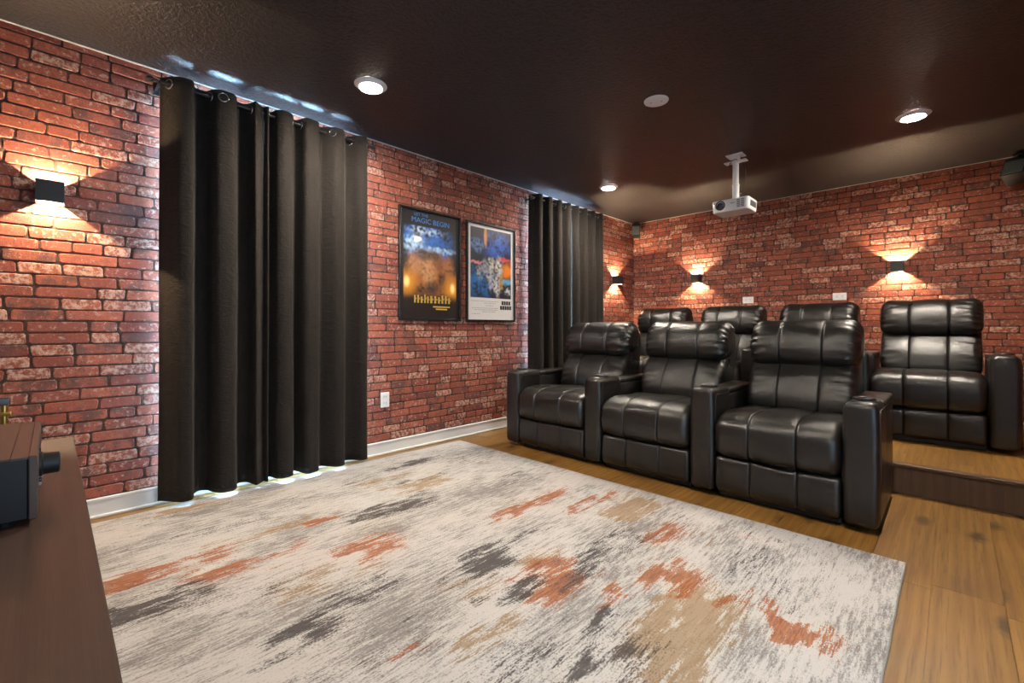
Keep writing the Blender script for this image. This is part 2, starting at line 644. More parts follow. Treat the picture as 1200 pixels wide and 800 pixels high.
def brick_geo(L, k):
    r = random.Random(int(L * 1000) * 100 + k)
    h = BC - 0.0045
    l = L - 0.0050
    pts = []
    for cx, cz, a0 in ((l / 2, -h / 2, -90), (l / 2, h / 2, 0), (-l / 2, h / 2, 90), (-l / 2, -h / 2, 180)):
        rad = r.uniform(0.004, 0.012)
        cx -= math.copysign(rad + r.uniform(-0.0015, 0.004), cx)
        cz -= math.copysign(rad + r.uniform(-0.0012, 0.0022), cz)
        for a in (8, 82):
            pts.append((cx + rad * math.cos(R(a0 + a)), cz + rad * math.sin(R(a0 + a))))
        if a0 in (0, 180):   # a wavering point along the long edge
            pts.append((r.uniform(-0.2, 0.2) * l, math.copysign(h / 2 - r.uniform(-0.0012, 0.003), cz)))
    d = r.uniform(0.0025, 0.0045)
    n = len(pts)
    verts = [(x, 0, z) for x, z in pts] + [(x * (1 - 0.0035 / l * 2), -d, z * (1 - 0.0035 / h * 2)) for x, z in pts]
    faces = [(i, (i + 1) % n, n + (i + 1) % n, n + i) for i in range(n)] + [tuple(range(n, 2 * n))]
    tone = r.random()
    q = r.random()
    wht = 0.85 if q < 0.22 else r.uniform(0.0, 0.45)
    drk = 0.9 if 0.22 < q < 0.42 else r.uniform(0, 0.4)
    return verts, faces, (tone, wht, drk, 1)


NV = 7
GEO = {(L, k): brick_geo(L, k) for L in LENS for k in range(NV)}


def brick_mesh(key):
    if key not in brick_me:
        v, f, c = GEO[key]
        me = bpy.data.meshes.new('brick')
        me.from_pydata(v, [], f)
        at = me.color_attributes.new('tone', 'FLOAT_COLOR', 'POINT')
        at.data.foreach_set('color', np.tile(np.array(c, np.float32), len(v)))
        me.materials.append(M['brick'])
        me.update()
        brick_me[key] = me
    return brick_me[key]


S_, C_ = math.sin(TH), math.cos(TH)


def project(p):
    d = -S_ * p[0] + C_ * p[1]
    if d < 0.2: return None
    r = C_ * p[0] + S_ * p[1]
    return 600 + 528 * r / d, 384 - 528 * (p[2] - CAM_H) / d, d


def lay_bricks(wall, place, rz, a0, a1, z0, holes, hidden, maxn=300):
    """place(a, z) -> world point; bricks face -Y in their own frame and are turned by rz"""
    todo = []
    z = z0
    row = 0
    while z < H - 0.01:
        hgt = min(BC, H - 0.003 - z)
        a = a0 - rng.uniform(0, 0.18)
        while a < a1:
            L = rng.choice(LENS)
            c0, c1 = max(a, a0), min(a + L, a1)
            zc = z + hgt / 2
            blocked = False
            for h in holes:
                if h[2] - BC / 2 < zc < h[3] + BC / 2 and c1 > h[0] and c0 < h[1]:
                    if c0 < h[0]: c1 = min(c1, h[0])
                    elif c1 > h[1]: c0 = max(c0, h[1])
                    else: blocked = True
            if not blocked and c1 - c0 > 0.03 and hgt > 0.015:
                todo.append(((c0 + c1) / 2, zc, (c1 - c0) / L, hgt / BC, (L, rng.randrange(NV)), c1 - c0))
            a += L
        z += BC
        row += 1
    rank = []
    for i, (a, zc, sx, sz, key, l) in enumerate(todo):
        p = place(a, zc)
        q = project(p)
        e0, e1 = project(place(a - l / 2, zc)), project(place(a + l / 2, zc))
        area = 0
        if q and e0 and e1 and 0 < q[0] < 1200 and 0 < q[1] < 800 and not any(b[0] < q[0] < b[2] and b[1] < q[1] < b[3] for b in hidden):
            area = abs(e1[0] - e0[0]) * BC * sz * 528 / q[2]
        rank.append((-area, i))
    rank.sort()
    single = {i for s, i in rank[:maxn] if s < 0}
    V, F, Cc = [], [], []
    rot = Matrix.Rotation(rz, 4, 'Z')
    for i, (a, zc, sx, sz, key, l) in enumerate(todo):
        p = place(a, zc)
        if i in single:
            o = mesh_obj('brick', brick_mesh(key), wall, p, (0, 0, rz))
            o.scale = (sx, 1, sz)
        else:
            v, f, c = GEO[key]
            b = len(V)
            for x, y, zz in v:
                w = rot @ Vector((x * sx, y, zz * sz))
                V.append((p[0] + w.x, p[1] + w.y, p[2] + w.z)); Cc.append(c)
            F += [tuple(b + j for j in ff) for ff in f]
    me = bpy.data.meshes.new('brick_courses')
    me.from_pydata(V, [], F)
    at = me.color_attributes.new('tone', 'FLOAT_COLOR', 'POINT')
    at.data.foreach_set('color', np.array(Cc, np.float32).ravel())
    me.materials.append(M['brick'])
    tag(mesh_obj('brick_courses', me, wall), kind='stuff')


hid_l = [(188, 80, 436, 590), (466, 240, 603, 378), (623, 235, 706, 500), (597, 437, 800, 600), (0, 495, 80, 800), (650, 376, 760, 600)]
hid_b = [(752, 358, 816, 700), (828, 354, 904, 700), (917, 351, 1014, 700), (1022, 353, 1155, 700), (1150, 420, 1200, 700), (836, 230, 889, 262), (690, 376, 1020, 800)]
lay_bricks(wall_left, lambda a, z: (XL, a, z), R(90), YF, YB, 0.103, [WIN1, WIN2], hid_l)
lay_bricks(wall_back, lambda a, z: (a, YB, z), 0, XL, XR, STEP_Z + 0.018, [], hid_b)
lay_bricks(wall_right, lambda a, z: (XR, YB + YF - a, z), R(-90), YF, YB, 0.0, [(YB + YF - ADDED_DOOR[1] - 0.07, YB + YF - ADDED_DOOR[0] + 0.07, 0, ADDED_DOOR[3] + 0.07)], [(-9, -9, 9999, 9999)])

# ------------------------------------------------------------------ platform for the second row
pf = empty('platform', (0, STEP_Y, 0))
tag(pf, 'low wooden platform with dark riser carrying the back row of recliners', 'platform')


def pbox(name, mat, *a, **k):
    bm = bmesh.new(); box(bm, *a, **k)
    return obj(name, bm, mat, pf)


pbox('platform_body', M['inkblack'], XL + 0.001, XR - 0.001, 0.02, YB - STEP_Y - 0.001, 0.001, STEP_Z - 0.009)
xs = [XL + 0.001, -2.4, -1.0, XR - 0.001]
for a, b in zip(xs, xs[1:]):
    pbox('riser_board', M['riser'], a + 0.0008, b - 0.0008, 0.004, 0.02, 0.001, STEP_Z - 0.02, bev=0.001, seg=1)
pbox('nosing', M['nosing'], XL + 0.001, XR - 0.001, -0.012, 0.045, STEP_Z - 0.022, STEP_Z + 0.001, bev=0.006)
offs2 = [rng.uniform(0, PL) for _ in range(60)]


def jo2(k): return offs2[k]


pf_top = pf
lay_y0 = 0.045
old = len(bpy.data.objects)
lay_planks(pf, XL + 0.001, XR - 0.001, lay_y0, YB - STEP_Y - 0.001, STEP_Z, -0.02, jo2)

# ------------------------------------------------------------------ rug
RX0, RX1, RY0, RY1 = -3.075, -0.145, 0.10, 2.49
PATCH = [  # layer, x, y, half width in x, half length in y, weight
    (0, -2.28, 0.34, .07, .22, 1.0), (0, -2.10, 0.46, .06, .13, .95), (0, -2.10, 0.70, .06, .17, .55),
    (0, -2.29, 0.96, .035, .13, .9), (0, -1.85, 1.0, .11, .15, .85), (0, -1.95, 0.80, .06, .2, .35),
    (0, -1.68, 1.93, .05, .27, .95), (0, -1.45, 2.17, .05, .22, .85), (0, -1.12, 1.37, .11, .15, 1.05),
    (0, -0.78, 1.72, .10, .12, 1.0), (0, -0.88, 1.42, .035, .09, .9), (0, -0.98, 2.05, .07, .16, .8),
    (0, -0.42, 1.72, .16, .06, .95), (0, -0.27, 1.70, .05, .05, .6), (0, -2.95, 0.60, .05, .09, .4),
    (0, -1.0, .62, .05, .10, .6), (0, -1.17, .75, .03, .07, .6), (0, -0.67, 2.3, .12, .06, .45),
    (1, -2.18, 1.32, .12, .30, .8), (1, -1.48, 0.58, .07, .13, .95), (1, -2.02, 0.27, .08, .14, .95),
    (1, -1.56, 0.83, .07, .14, .75), (1, -1.40, 1.28, .10, .18, .95), (1, -1.16, 1.22, .05, .12, 1.0),
    (1, -1.09, 1.70, .12, .36, .62), (1, -1.455, 1.6, .04, .13, .8), (1, -0.72, 1.16, .12, .18, .75),
    (1, -2.80, 1.82, .08, .3, .75), (1, -2.62, 2.2, .12, .22, .5), (1, -0.60, 2.05, .08, .25, .55), (1, -0.64, 2.40, .2, .06, .4),
    (1, -2.55, 0.62, .08, .32, .5), (1, -2.72, 1.2, .1, .35, .5), (1, -0.86, 1.36, .04, .06, .9), (1, -2.45, 1.75, .06, .25, .55),
    (1, -1.85, .55, .1, .2, .5), (1, -1.72, 1.45, .06, .25, .4), (1, -1.25, .75, .12, .25, .45), (1, -0.45, 1.95, .1, .1, .5),
    (1, -0.35, 2.2, .05, .2, .35), (1, -2.05, 2.1, .1, .3, .5), (1, -0.9, .95, .1, .25, .55), (1, -2.9, .5, .05, .25, .4),
    (1, -1.0, 2.2, .1, .2, .4), (1, -2.98, 2.1, .04, .3, .4),
    (2, -1.24, 2.22, .10, .2, .85), (2, -0.62, 1.45, .13, .28, .95), (2, -2.38, 1.62, .10, .22, .75), (2, -2.62, 1.55, .07, .2, .6),
    (2, -2.97, 0.56, .05, .16, .75), (2, -2.35, .75, .06, .25, .55), (2, -1.75, .75, .12, .25, .5), (2, -1.30, 1.15, .10, .12, .5),
    (2, -1.05, 1.02, .05, .12, .55), (2, -1.25, 1.5, .06, .15, .5), (2, -2.0, 1.5, .2, .3, .2), (2, -2.45, 2.2, .15, .25, .3), (2, -0.85, 2.1, .1, .2, .4),
]
nx, ny = 150, 140
gx = np.linspace(RX0, RX1, nx)
gy = np.linspace(RY0, RY1, ny)
GX, GY = np.meshgrid(gx, gy, indexing='ij')
nz = np.array([[noise.noise(Vector((x * 9, y * 4, 0))) for y in gy] for x in gx])
nz2 = np.array([[noise.noise(Vector((x * 23, y * 6, 5))) for y in gy] for x in gx])
nz3 = np.array([[noise.noise(Vector((x * 42, y * 7, 11))) + 0.5 * noise.noise(Vector((x * 70, y * 26, 3))) for y in gy] for x in gx])
dye = np.full((3, nx, ny), 0.02)
dye[1] += 0.20 * np.clip(nz2, -0.4, 1)
for lay, px, py, hx, hy, w in PATCH:
    ax = np.abs(GX - px + 0.045 * nz2 + 0.02 * nz3) / hx
    ay = np.abs(GY - py + 0.10 * nz + 0.09 * nz3) / hy
    d = np.maximum(ax, ay)
    m = np.clip((1.6 - d) / 1.1, 0, 1)
    m = m * w * np.clip(0.88 + 0.4 * nz + 0.45 * nz2 + 0.55 * nz3, 0.1, 1.3)
    m = m * (1.22, 1.25, 1.45)[lay]
    dye[lay] = np.maximum(dye[lay], m)
    if lay == 0: dye[1] *= (1 - 0.75 * np.clip(m, 0, 1))
zz = 0.011 + 0.0006 * nz
edge = 0.004 * nz2
bm = bmesh.new()
lay_c = bm.verts.layers.float_color.new('dye')
vv = [[None] * ny for _ in range(nx)]
for i in range(nx):
    for j in range(ny):
        x, y = GX[i, j], GY[i, j]
        if i in (0, nx - 1): x += edge[i, j]
        if j in (0, ny - 1): y += edge[i, j]
        v = bm.verts.new((x, y, zz[i, j]))
        v[lay_c] = (dye[0, i, j], dye[1, i, j], dye[2, i, j], 1)
        vv[i][j] = v
for i in range(nx - 1):
    for j in range(ny - 1):
        bm.faces.new((vv[i][j], vv[i + 1][j], vv[i + 1][j + 1], vv[i][j + 1]))
loop = [vv[i][0] for i in range(nx)] + [vv[nx - 1][j] for j in range(1, ny)] + [vv[i][ny - 1] for i in range(nx - 2, -1, -1)] + [vv[0][j] for j in range(ny - 2, 0, -1)]
low = []
for v in loop:
    w = bm.verts.new((v.co.x, v.co.y, 0.001)); w[lay_c] = v[lay_c]; low.append(w)
for k in range(len(loop)):
    j = (k + 1) % len(loop)
    bm.faces.new((loop[k], low[k], low[j], loop[j]))
bm.faces.new(low)
edge_pts = [(v.co.x, v.co.y, 0.0062) for v in loop][::3]
rug = tag(obj('area_rug', bm, M['rug'], smooth=True, angle=50), 'large cream area rug with faded rust, tan and charcoal streaks on the floor', 'rug')
bm = bmesh.new(); tube(bm, edge_pts, 0.0052, 6, closed=True)
obj('binding', bm, M['binding'], rug, smooth=True)


# ------------------------------------------------------------------ recliners
def cushion(name, prof, w, r, parent, seams=True, pucker=0.005, seed=0, n=56, x0=0.0, puckw=0.12, crown=0.0, top=None):
    """prof: closed loop of (y, z) control points; swept along X with rounded, gathered ends and two stitched grooves"""
    P = resample(catmull(prof, 10, True), n, True)
    T = np.roll(P, -1, 0) - np.roll(P, 1, 0)
    N = np.stack([T[:, 1], -T[:, 0]], 1)
    N /= np.linalg.norm(N, axis=1)[:, None]
    area = 0.5 * np.sum(P[:, 0] * np.roll(P[:, 1], -1) - np.roll(P[:, 0], -1) * P[:, 1])
    if area < 0: N = -N
    xs = set()
    for k in range(9):
        xs.add(round(w / 2 - r * (1 - math.sin(k / 8 * math.pi / 2)), 5))
    for k in range(15): xs.add(round((w / 2 - r) * k / 14, 5))
    sx = w * 0.19
    for d in (-0.012, -0.006, -0.003, 0, 0.003, 0.006, 0.012): xs.add(round(sx + d, 5))
    xs = sorted(xs)
    xs = [-x for x in xs[:0:-1]] + xs
    bm = bmesh.new()
    rings = []
    s = np.arange(n) / n
    for x in xs:
        e = max(0, (abs(x) - (w / 2 - r)) / r)
        ins = r * (1 - math.sqrt(max(0, 1 - e * e)))
        g = 0.0
        if seams:
            g = 0.0075 * math.exp(-((abs(x) - sx) / 0.0038) ** 2) + 0.004 * math.exp(-((abs(x) - sx) / 0.02) ** 2)
        pf_ = max(0, (abs(x) - (w / 2 - puckw)) / puckw)
        pf_ = pf_ * pf_ * (3 - 2 * pf_)
        sg = 1 if x > 0 else -1
        ring = []
        for k in range(n):
            wob = noise.noise(Vector((x * 6 + seed * 3.1, P[k, 0] * 7, P[k, 1] * 7))) * 0.006
            rip = pucker * pf_ * math.sin(2 * math.pi * s[k] * 19 + sg * 1.3 + 2.5 * noise.noise(Vector((s[k] * 14, seed, sg))) + 3 * pf_)
            cr = crown * (1 - (2 * x / w) ** 2)
            q = P[k] - N[k] * (ins + g) + N[k] * (wob + rip + cr)
            ring.append(bm.verts.new((x0 + x, q[0], q[1])))
        rings.append(ring)
    for A, B in zip(rings, rings[1:]):
        for k in range(n):
            j = (k + 1) % n
            bm.faces.new((A[k], B[k], B[j], A[j]))
    bm.faces.new(rings[0]); bm.faces.new(rings[-1])
    return obj(name, bm, M['leather'], parent, smooth=True, angle=70)


def make_arm(parent, xc, w=0.14):
    """armrest: a tall rounded front post with cup holder, a lower box behind it with a padded lid"""
    bm = bmesh.new()
    b = bmesh.new()
    bmesh.ops.create_cube(b, size=1)
    for v in b.verts:
        v.co = Vector((v.co.x * w, 0.15 + v.co.y * 0.30, 0.3275 + v.co.z * 0.595))
    bmesh.ops.subdivide_edges(b, edges=[e for e in b.edges if abs(e.verts[0].co.z - e.verts[1].co.z) > 0.1], cuts=4)
    ed = [e for e in b.edges if len(e.link_faces) == 2 and e.calc_face_angle(0) > 0.5]
    bmesh.ops.bevel(b, geom=ed, offset=0.032, segments=4, profile=0.5, affect='EDGES')
    for v in b.verts:   # padded: the top swells a little and slopes backwards
        v.co.x += math.copysign(0.004 * math.sin(v.co.z * 5), v.co.x) + 0.0025 * noise.noise(v.co * 9)
        if v.co.z > 0.5: v.co.z += 0.012 * (1 - (v.co.x / (w / 2)) ** 2) - 0.03 * max(0, v.co.y - 0.05)
        v.co.x += xc
    join(bm, b)
    box(bm, xc - w / 2 + 0.004, xc + w / 2 - 0.004, 0.26, 0.74, 0.03, 0.575, 0.012)
    arm = obj('arm', bm, M['leather'], parent, smooth=True, angle=60)
    bm = bmesh.new()
    box(bm, xc - w / 2 + 0.001, xc + w / 2 - 0.001, 0.292, 0.732, 0.574, 0.612, 0.015, 3)
    obj('lid', bm, M['leather'], arm, smooth=True, angle=60)
    for q in (-1, 1):   # stitched welt along the side edges
        bm = bmesh.new()
        tube(bm, [(xc + q * (w / 2 + d), y, z) for d, y, z in ((0.0005, 0.034, 0.05), (0.004, 0.034, 0.3), (0.001, 0.034, 0.565), (0.0005, 0.06, 0.592), (0.000, 0.27, 0.588))], 0.0028, 6)
        obj('piping', bm, M['leather'], arm, smooth=True)
    bm = bmesh.new()
    prof = [(0.047, 0.0), (0.047, 0.006), (0.043, 0.009), (0.039, 0.007), (0.038, 0.002), (0.0, 0.002)]
    lathe(bm, prof, 28, Matrix.Translation((xc, 0.13, 0.6335)) @ Matrix.Rotation(R(-1.7), 4, 'X'))
    ch = obj('cup_holder', bm, M['blackplastic'], arm, smooth=True, angle=40)
    bm = bmesh.new()
    tube(bm, [(xc + 0.043 * math.cos(a), 0.13 + 0.043 * math.sin(a), 0.6425 - 0.03 * 0.043 * math.sin(a)) for a in np.linspace(0, 2 * math.pi, 28, endpoint=False)], 0.0022, 6, closed=True)
    obj('rim', bm, M['chrome'], ch, smooth=True)
    return arm


def make_recliner(loc, seat_w, arms, seed, label, group):
    t = empty('recliner', loc)
    tag(t, label, 'recliner', group)
    w = seat_w - 0.014
    # underframe and back shell
    bm = bmesh.new(); box(bm, -seat_w / 2 + .01, seat_w / 2 - .01, 0.06, 0.72, 0.0, 0.24, 0.01)
    obj('base', bm, M['blackplastic'], t)
    cushion('back_shell', [(0.64, 0.24), (0.60, 0.40), (0.72, 0.70), (0.80, 0.93), (0.89, 0.95), (0.915, 0.80), (0.86, 0.5), (0.79, 0.25)], w - 0.03, 0.03, t, seams=False, pucker=0.001, seed=seed)
    # lower front panel that swings up as the footrest
    cushion('footrest', [(0.018, 0.045), (0.002, 0.075), (0.000, 0.14), (0.002, 0.20), (0.015, 0.236), (0.06, 0.243), (0.10, 0.20), (0.11, 0.12), (0.09, 0.045), (0.05, 0.034)], w, 0.028, t, pucker=0.0012, seed=seed + 1)
    cushion('seat_cushion', [(0.000, 0.262), (-0.020, 0.31), (-0.022, 0.38), (-0.005, 0.45), (0.06, 0.488), (0.16, 0.500), (0.36, 0.492), (0.62, 0.470), (0.66, 0.40), (0.60, 0.30), (0.36, 0.25), (0.08, 0.243)], w, 0.05, t, pucker=0.0035, seed=seed + 2, crown=0.008, puckw=0.07)
    cushion('lumbar_cushion', [(0.535, 0.475), (0.525, 0.52), (0.545, 0.60), (0.590, 0.68), (0.645, 0.745), (0.70, 0.80), (0.77, 0.79), (0.75, 0.66), (0.70, 0.5), (0.63, 0.45)], w - 0.012, 0.05, t, pucker=0.008, seed=seed + 3, crown=0.010, puckw=0.17)
    cushion('headrest', [(0.665, 0.755), (0.615, 0.785), (0.602, 0.85), (0.630, 0.945), (0.69, 1.012), (0.765, 1.036), (0.84, 1.015), (0.88, 0.94), (0.865, 0.84), (0.79, 0.765)], w + 0.008, 0.08, t, pucker=0.011, seed=seed + 4, crown=0.004, puckw=0.16)
    for xc in arms:
        make_arm(t, xc)
    return t


ARM_F = [-2.655, -1.855, -1.075, -0.318]
FRONT_Y = 2.705
front_labels = ['front row leather recliner nearest the posters and curtain wall', 'middle leather recliner of the three in the front row', 'front row leather recliner at the open aisle end by the step']
for i in range(3):
    xc = (ARM_F[i] + ARM_F[i + 1]) / 2
    sw = ARM_F[i + 1] - ARM_F[i] - 0.14
    arms = [ARM_F[i + 1] - xc] + ([ARM_F[0] - xc] if i == 0 else [])
    make_recliner((xc, FRONT_Y, 0), sw, arms, 10 * i, front_labels[i], 'front row of recliners')
ARM_B = [-2.76, -2.015, -1.265, -0.515, 0.238]
BACK_Y = 4.22
back_labels = ['back row leather recliner closest to the far room corner', 'back row leather recliner second from the far corner, on the platform',
               'back row leather recliner under the right-hand white wall plate', 'back row leather recliner fully visible at the right end of the platform']
for i in range(4):
    xc = (ARM_B[i] + ARM_B[i + 1]) / 2
    sw = ARM_B[i + 1] - ARM_B[i] - 0.14
    arms = [ARM_B[i + 1] - xc] + ([ARM_B[0] - xc] if i == 0 else [])
    make_recliner((xc, BACK_Y, STEP_Z + 0.0005), sw, arms, 40 + 10 * i, back_labels[i], 'back row of recliners')


# ------------------------------------------------------------------ curtains
def curtain_panel(ctrl, ztop, zbot, label, seed, grommets, group, flare=0.0):
    """ctrl: plan points (y, offset from wall); grommets: list of y"""
    Q = resample(catmull(ctrl, 14), 190, False)
    t = empty('velvet_curtain', (XL, float(Q[:, 0].mean()), zbot))
    tag(t, label, 'curtain', group)
    cy = float(Q[:, 0].mean())
    mid = 0.105
    nzr = 46
    V, F = [], []
    for j in range(nzr):
        f = j / (nzr - 1)          # 0 top, 1 bottom
        z = ztop + (zbot - ztop) * f
        for i in range(len(Q)):
            y, o = Q[i]
            amp = 0.80 + 0.25 * f if f > 0.05 else 0.80
            oo = mid + (o - mid) * amp
            wv = noise.noise(Vector((y * 7 + seed, f * 1.6, 0.3))) * 0.012 * f + noise.noise(Vector((y * 20, f * 7, seed))) * 0.0025
            yy = y + flare * f * (y - cy) + noise.noise(Vector((y * 9, f * 1.8, seed + 5))) * 0.013 * f
            zz = z + (0.010 * noise.noise(Vector((y * 6, 2.2, seed))) if j == nzr - 1 else 0)
            V.append((max(0.035, oo + wv), yy - cy, zz - zbot))
    n = len(Q)
    for j in range(nzr - 1):
        for i in range(n - 1):
            F.append((j * n + i, j * n + i + 1, (j + 1) * n + i + 1, (j + 1) * n + i))
    me = bpy.data.meshes.new('cloth'); me.from_pydata(V, [], F)
    for p in me.polygons: p.use_smooth = True
    me.materials.append(M['velvet'])
    cl = mesh_obj('cloth', me, t)
    md = cl.modifiers.new('thick', 'SOLIDIFY'); md.thickness = 0.003; md.offset = 0
    # unseen pale sheet behind the velvet, added to bounce daylight onto the wall
    A = np.array(V).reshape(nzr, n, 3)
    d = np.gradient(A, axis=1)
    nrm = np.stack([-d[:, :, 1], d[:, :, 0]], 2)
    nrm /= np.linalg.norm(nrm, axis=2)[:, :, None] + 1e-9
    nrm[nrm[:, :, 0].mean() > 0] *= -1 if nrm[:, :, 0].mean() > 0 else 1
    B = A.copy()
    B[:, :, :2] += nrm * 0.0045 * (1 if nrm[:, :, 0].mean() < 0 else -1)
    B[:, :, 2] = np.clip(B[:, :, 2], 0.03, ztop - zbot - 0.07)
    B = B[:, 2:-2]
    n2 = n - 4
    F2 = [(j * n2 + i, j * n2 + i + 1, (j + 1) * n2 + i + 1, (j + 1) * n2 + i) for j in range(nzr - 1) for i in range(n2 - 1)]
    me = bpy.data.meshes.new('bounce_lining'); me.from_pydata([tuple(map(float, v)) for v in B.reshape(-1, 3)], [], F2)
    for p in me.polygons: p.use_smooth = True
    me.materials.append(M['bounce_lining'])
    mesh_obj('bounce_lining', me, t)
    # grommets where the cloth crosses the rod
    for gy_ in grommets:
        k = int(np.argmin(np.abs(Q[:, 0] - gy_) + 0.6 * np.abs(Q[:, 1] - mid)))
        tan = Q[min(k + 2, n - 1)] - Q[max(k - 2, 0)]
        ang = math.atan2(tan[0], tan[1])   # direction in (offset x, y)
        bm = bmesh.new()
        tube(bm, [(0.0, 0.024 * math.cos(a), 0.024 * math.sin(a)) for a in np.linspace(0, 2 * math.pi, 24, endpoint=False)], 0.0045, 8, closed=True)
        oo = mid + (Q[k, 1] - mid) * 0.8
        g = obj('grommet', bm, M['chrome'], t, smooth=True, loc=(oo, float(Q[k, 0]) - cy, ROD_Z - zbot))
        g.rotation_euler = (0, 0, ang - R(90))
    return t


ROD_Z = 2.335


def curtain_rod(y0, y1, label, brackets):
    t = empty('curtain_rod', (XL + 0.105, (y0 + y1) / 2, ROD_Z))
    tag(t, label, 'curtain rod', 'curtain rods')
    h = (y1 - y0) / 2
    bm = bmesh.new(); tube(bm, [(0, -h, 0), (0, h, 0)], 0.008, 12)
    obj('rod', bm, M['black'], t, smooth=True, angle=40)
    for s in (-1, 1):
        bm = bmesh.new()
        lathe(bm, [(0.008, 0), (0.013, 0.004), (0.014, 0.02), (0.009, 0.03), (0.0, 0.031)], 16, Matrix.Translation((0, s * h, 0)) @ Matrix.Rotation(R(-90 * s), 4, 'X'))
        obj('finial', bm, M['black'], t, smooth=True, angle=50)
    for b in brackets:
        bm = bmesh.new()
        yb = b - (y0 + y1) / 2
        box(bm, -0.105, 0.002, yb - 0.006, yb + 0.006, -0.016, -0.006)
        box(bm, -0.105, -0.1005, yb - 0.015, yb + 0.015, -0.04, 0.03)
        box(bm, -0.006, 0.013, yb - 0.006, yb + 0.006, -0.016, 0.002)
        obj('bracket', bm, M['black'], t)


curtain_rod(0.385, 1.665, 'thin black rod holding the big curtain pair beside the wall sconce', (0.41, 1.64))
curtain_rod(3.44, 4.80, 'thin black rod of the far curtains beyond the posters', (3.47, 4.78))
FR, BK = 0.165, 0.05
p1 = [(0.418, 0.055), (0.435, 0.075), (0.468, 0.13), (0.500, FR), (0.545, FR + .005), (0.562, 0.135), (0.572, 0.08), (0.60, BK), (0.635, 0.07), (0.655, 0.13), (0.685, FR), (0.745, FR + .003),
      (0.775, 0.13), (0.785, 0.075), (0.81, BK), (0.845, 0.07), (0.862, 0.125), (0.872, FR - .005), (0.890, 0.145), (0.908, 0.122), (0.928, 0.106)]
p2 = [(0.880, 0.068), (0.905, 0.082), (0.928, 0.090), (0.940, 0.13), (0.951, 0.145), (0.960, 0.09), (0.975, BK), (0.99, 0.08), (1.005, 0.14), (1.04, FR), (1.085, FR - .015), (1.108, 0.10), (1.118, 0.06),
      (1.135, BK), (1.150, 0.09), (1.175, FR), (1.225, FR), (1.26, 0.15), (1.275, 0.10), (1.30, 0.075), (1.335, 0.12), (1.375, FR), (1.43, FR - .01), (1.46, 0.10), (1.485, 0.06), (1.52, 0.09),
      (1.555, 0.15), (1.60, FR - .005), (1.632, 0.10)]
curtain_panel(p1, 2.375, 0.035, 'large black velvet curtain panel nearest the media console', 1, (0.457, 0.643, 0.70, 0.851), 'black velvet curtains', 0.02)
curtain_panel(p2, 2.375, 0.035, 'large black velvet curtain panel just left of the white outlet', 2, (0.965, 1.107, 1.15, 1.357, 1.503, 1.60), 'black velvet curtains', 0.01)


def regular(y0, y1, folds, tuck=None):
    pts = []
    st = (y1 - y0) / folds
    for k in range(folds):
        a = y0 + k * st
        pts += [(a, BK - 0.005), (a + st * 0.22, 0.10), (a + st * 0.38, FR), (a + st * 0.68, FR), (a + st * 0.84, 0.10)]
    if tuck == 'start': pts[0:2] = [(y0 - 0.035, 0.072), (y0 - 0.005, 0.082), (y0 + st * 0.2, 0.092)]
    if tuck == 'end': return pts[:-1] + [(y1 - 0.02, 0.122), (y1 + 0.012, 0.106)]
    return pts + [(y1, BK + 0.02)]


curtain_panel(regular(3.455, 4.105, 4, 'end'), 2.375, 0.195, 'far black curtain panel next to the right-hand poster', 3, (3.575, 3.80, 3.996), 'black velvet curtains')
curtain_panel(regular(4.098, 4.745, 4, 'start'), 2.375, 0.19, 'far black curtain panel nearest the room corner', 4, (4.251, 4.473, 4.64), 'black velvet curtains')


# ------------------------------------------------------------------ lamps
def downlight(x, y, label):
    t = empty('downlight', (x, y, H - 0.022))
    tag(t, label, 'ceiling light', 'recessed ceiling lights')
    bm = bmesh.new()
    lathe(bm, [(0.062, 0.010), (0.066, 0.004), (0.082, 0.010), (0.095, 0.0215), (0.062, 0.0215)], 40)
    obj('trim_ring', bm, M['plastic'], t, smooth=True, angle=40)
    bm = bmesh.new()
    lathe(bm, [(0.0, 0.001), (0.03, 0.003), (0.052, 0.006), (0.0625, 0.011), (0.0625, 0.0215), (0, 0.0215)], 32)
    obj('lens', bm, M['bulb'], t, smooth=True, angle=40)


downlight(-2.49, 1.335, 'lit round ceiling downlight above the big curtain')
downlight(-2.535, 4.01, 'lit round ceiling downlight farthest away near the small curtain')
downlight(-0.195, 4.12, 'lit round ceiling downlight right of the projector')
downlight(-0.195, 1.335, 'lit round ceiling downlight over the right end of the rug')


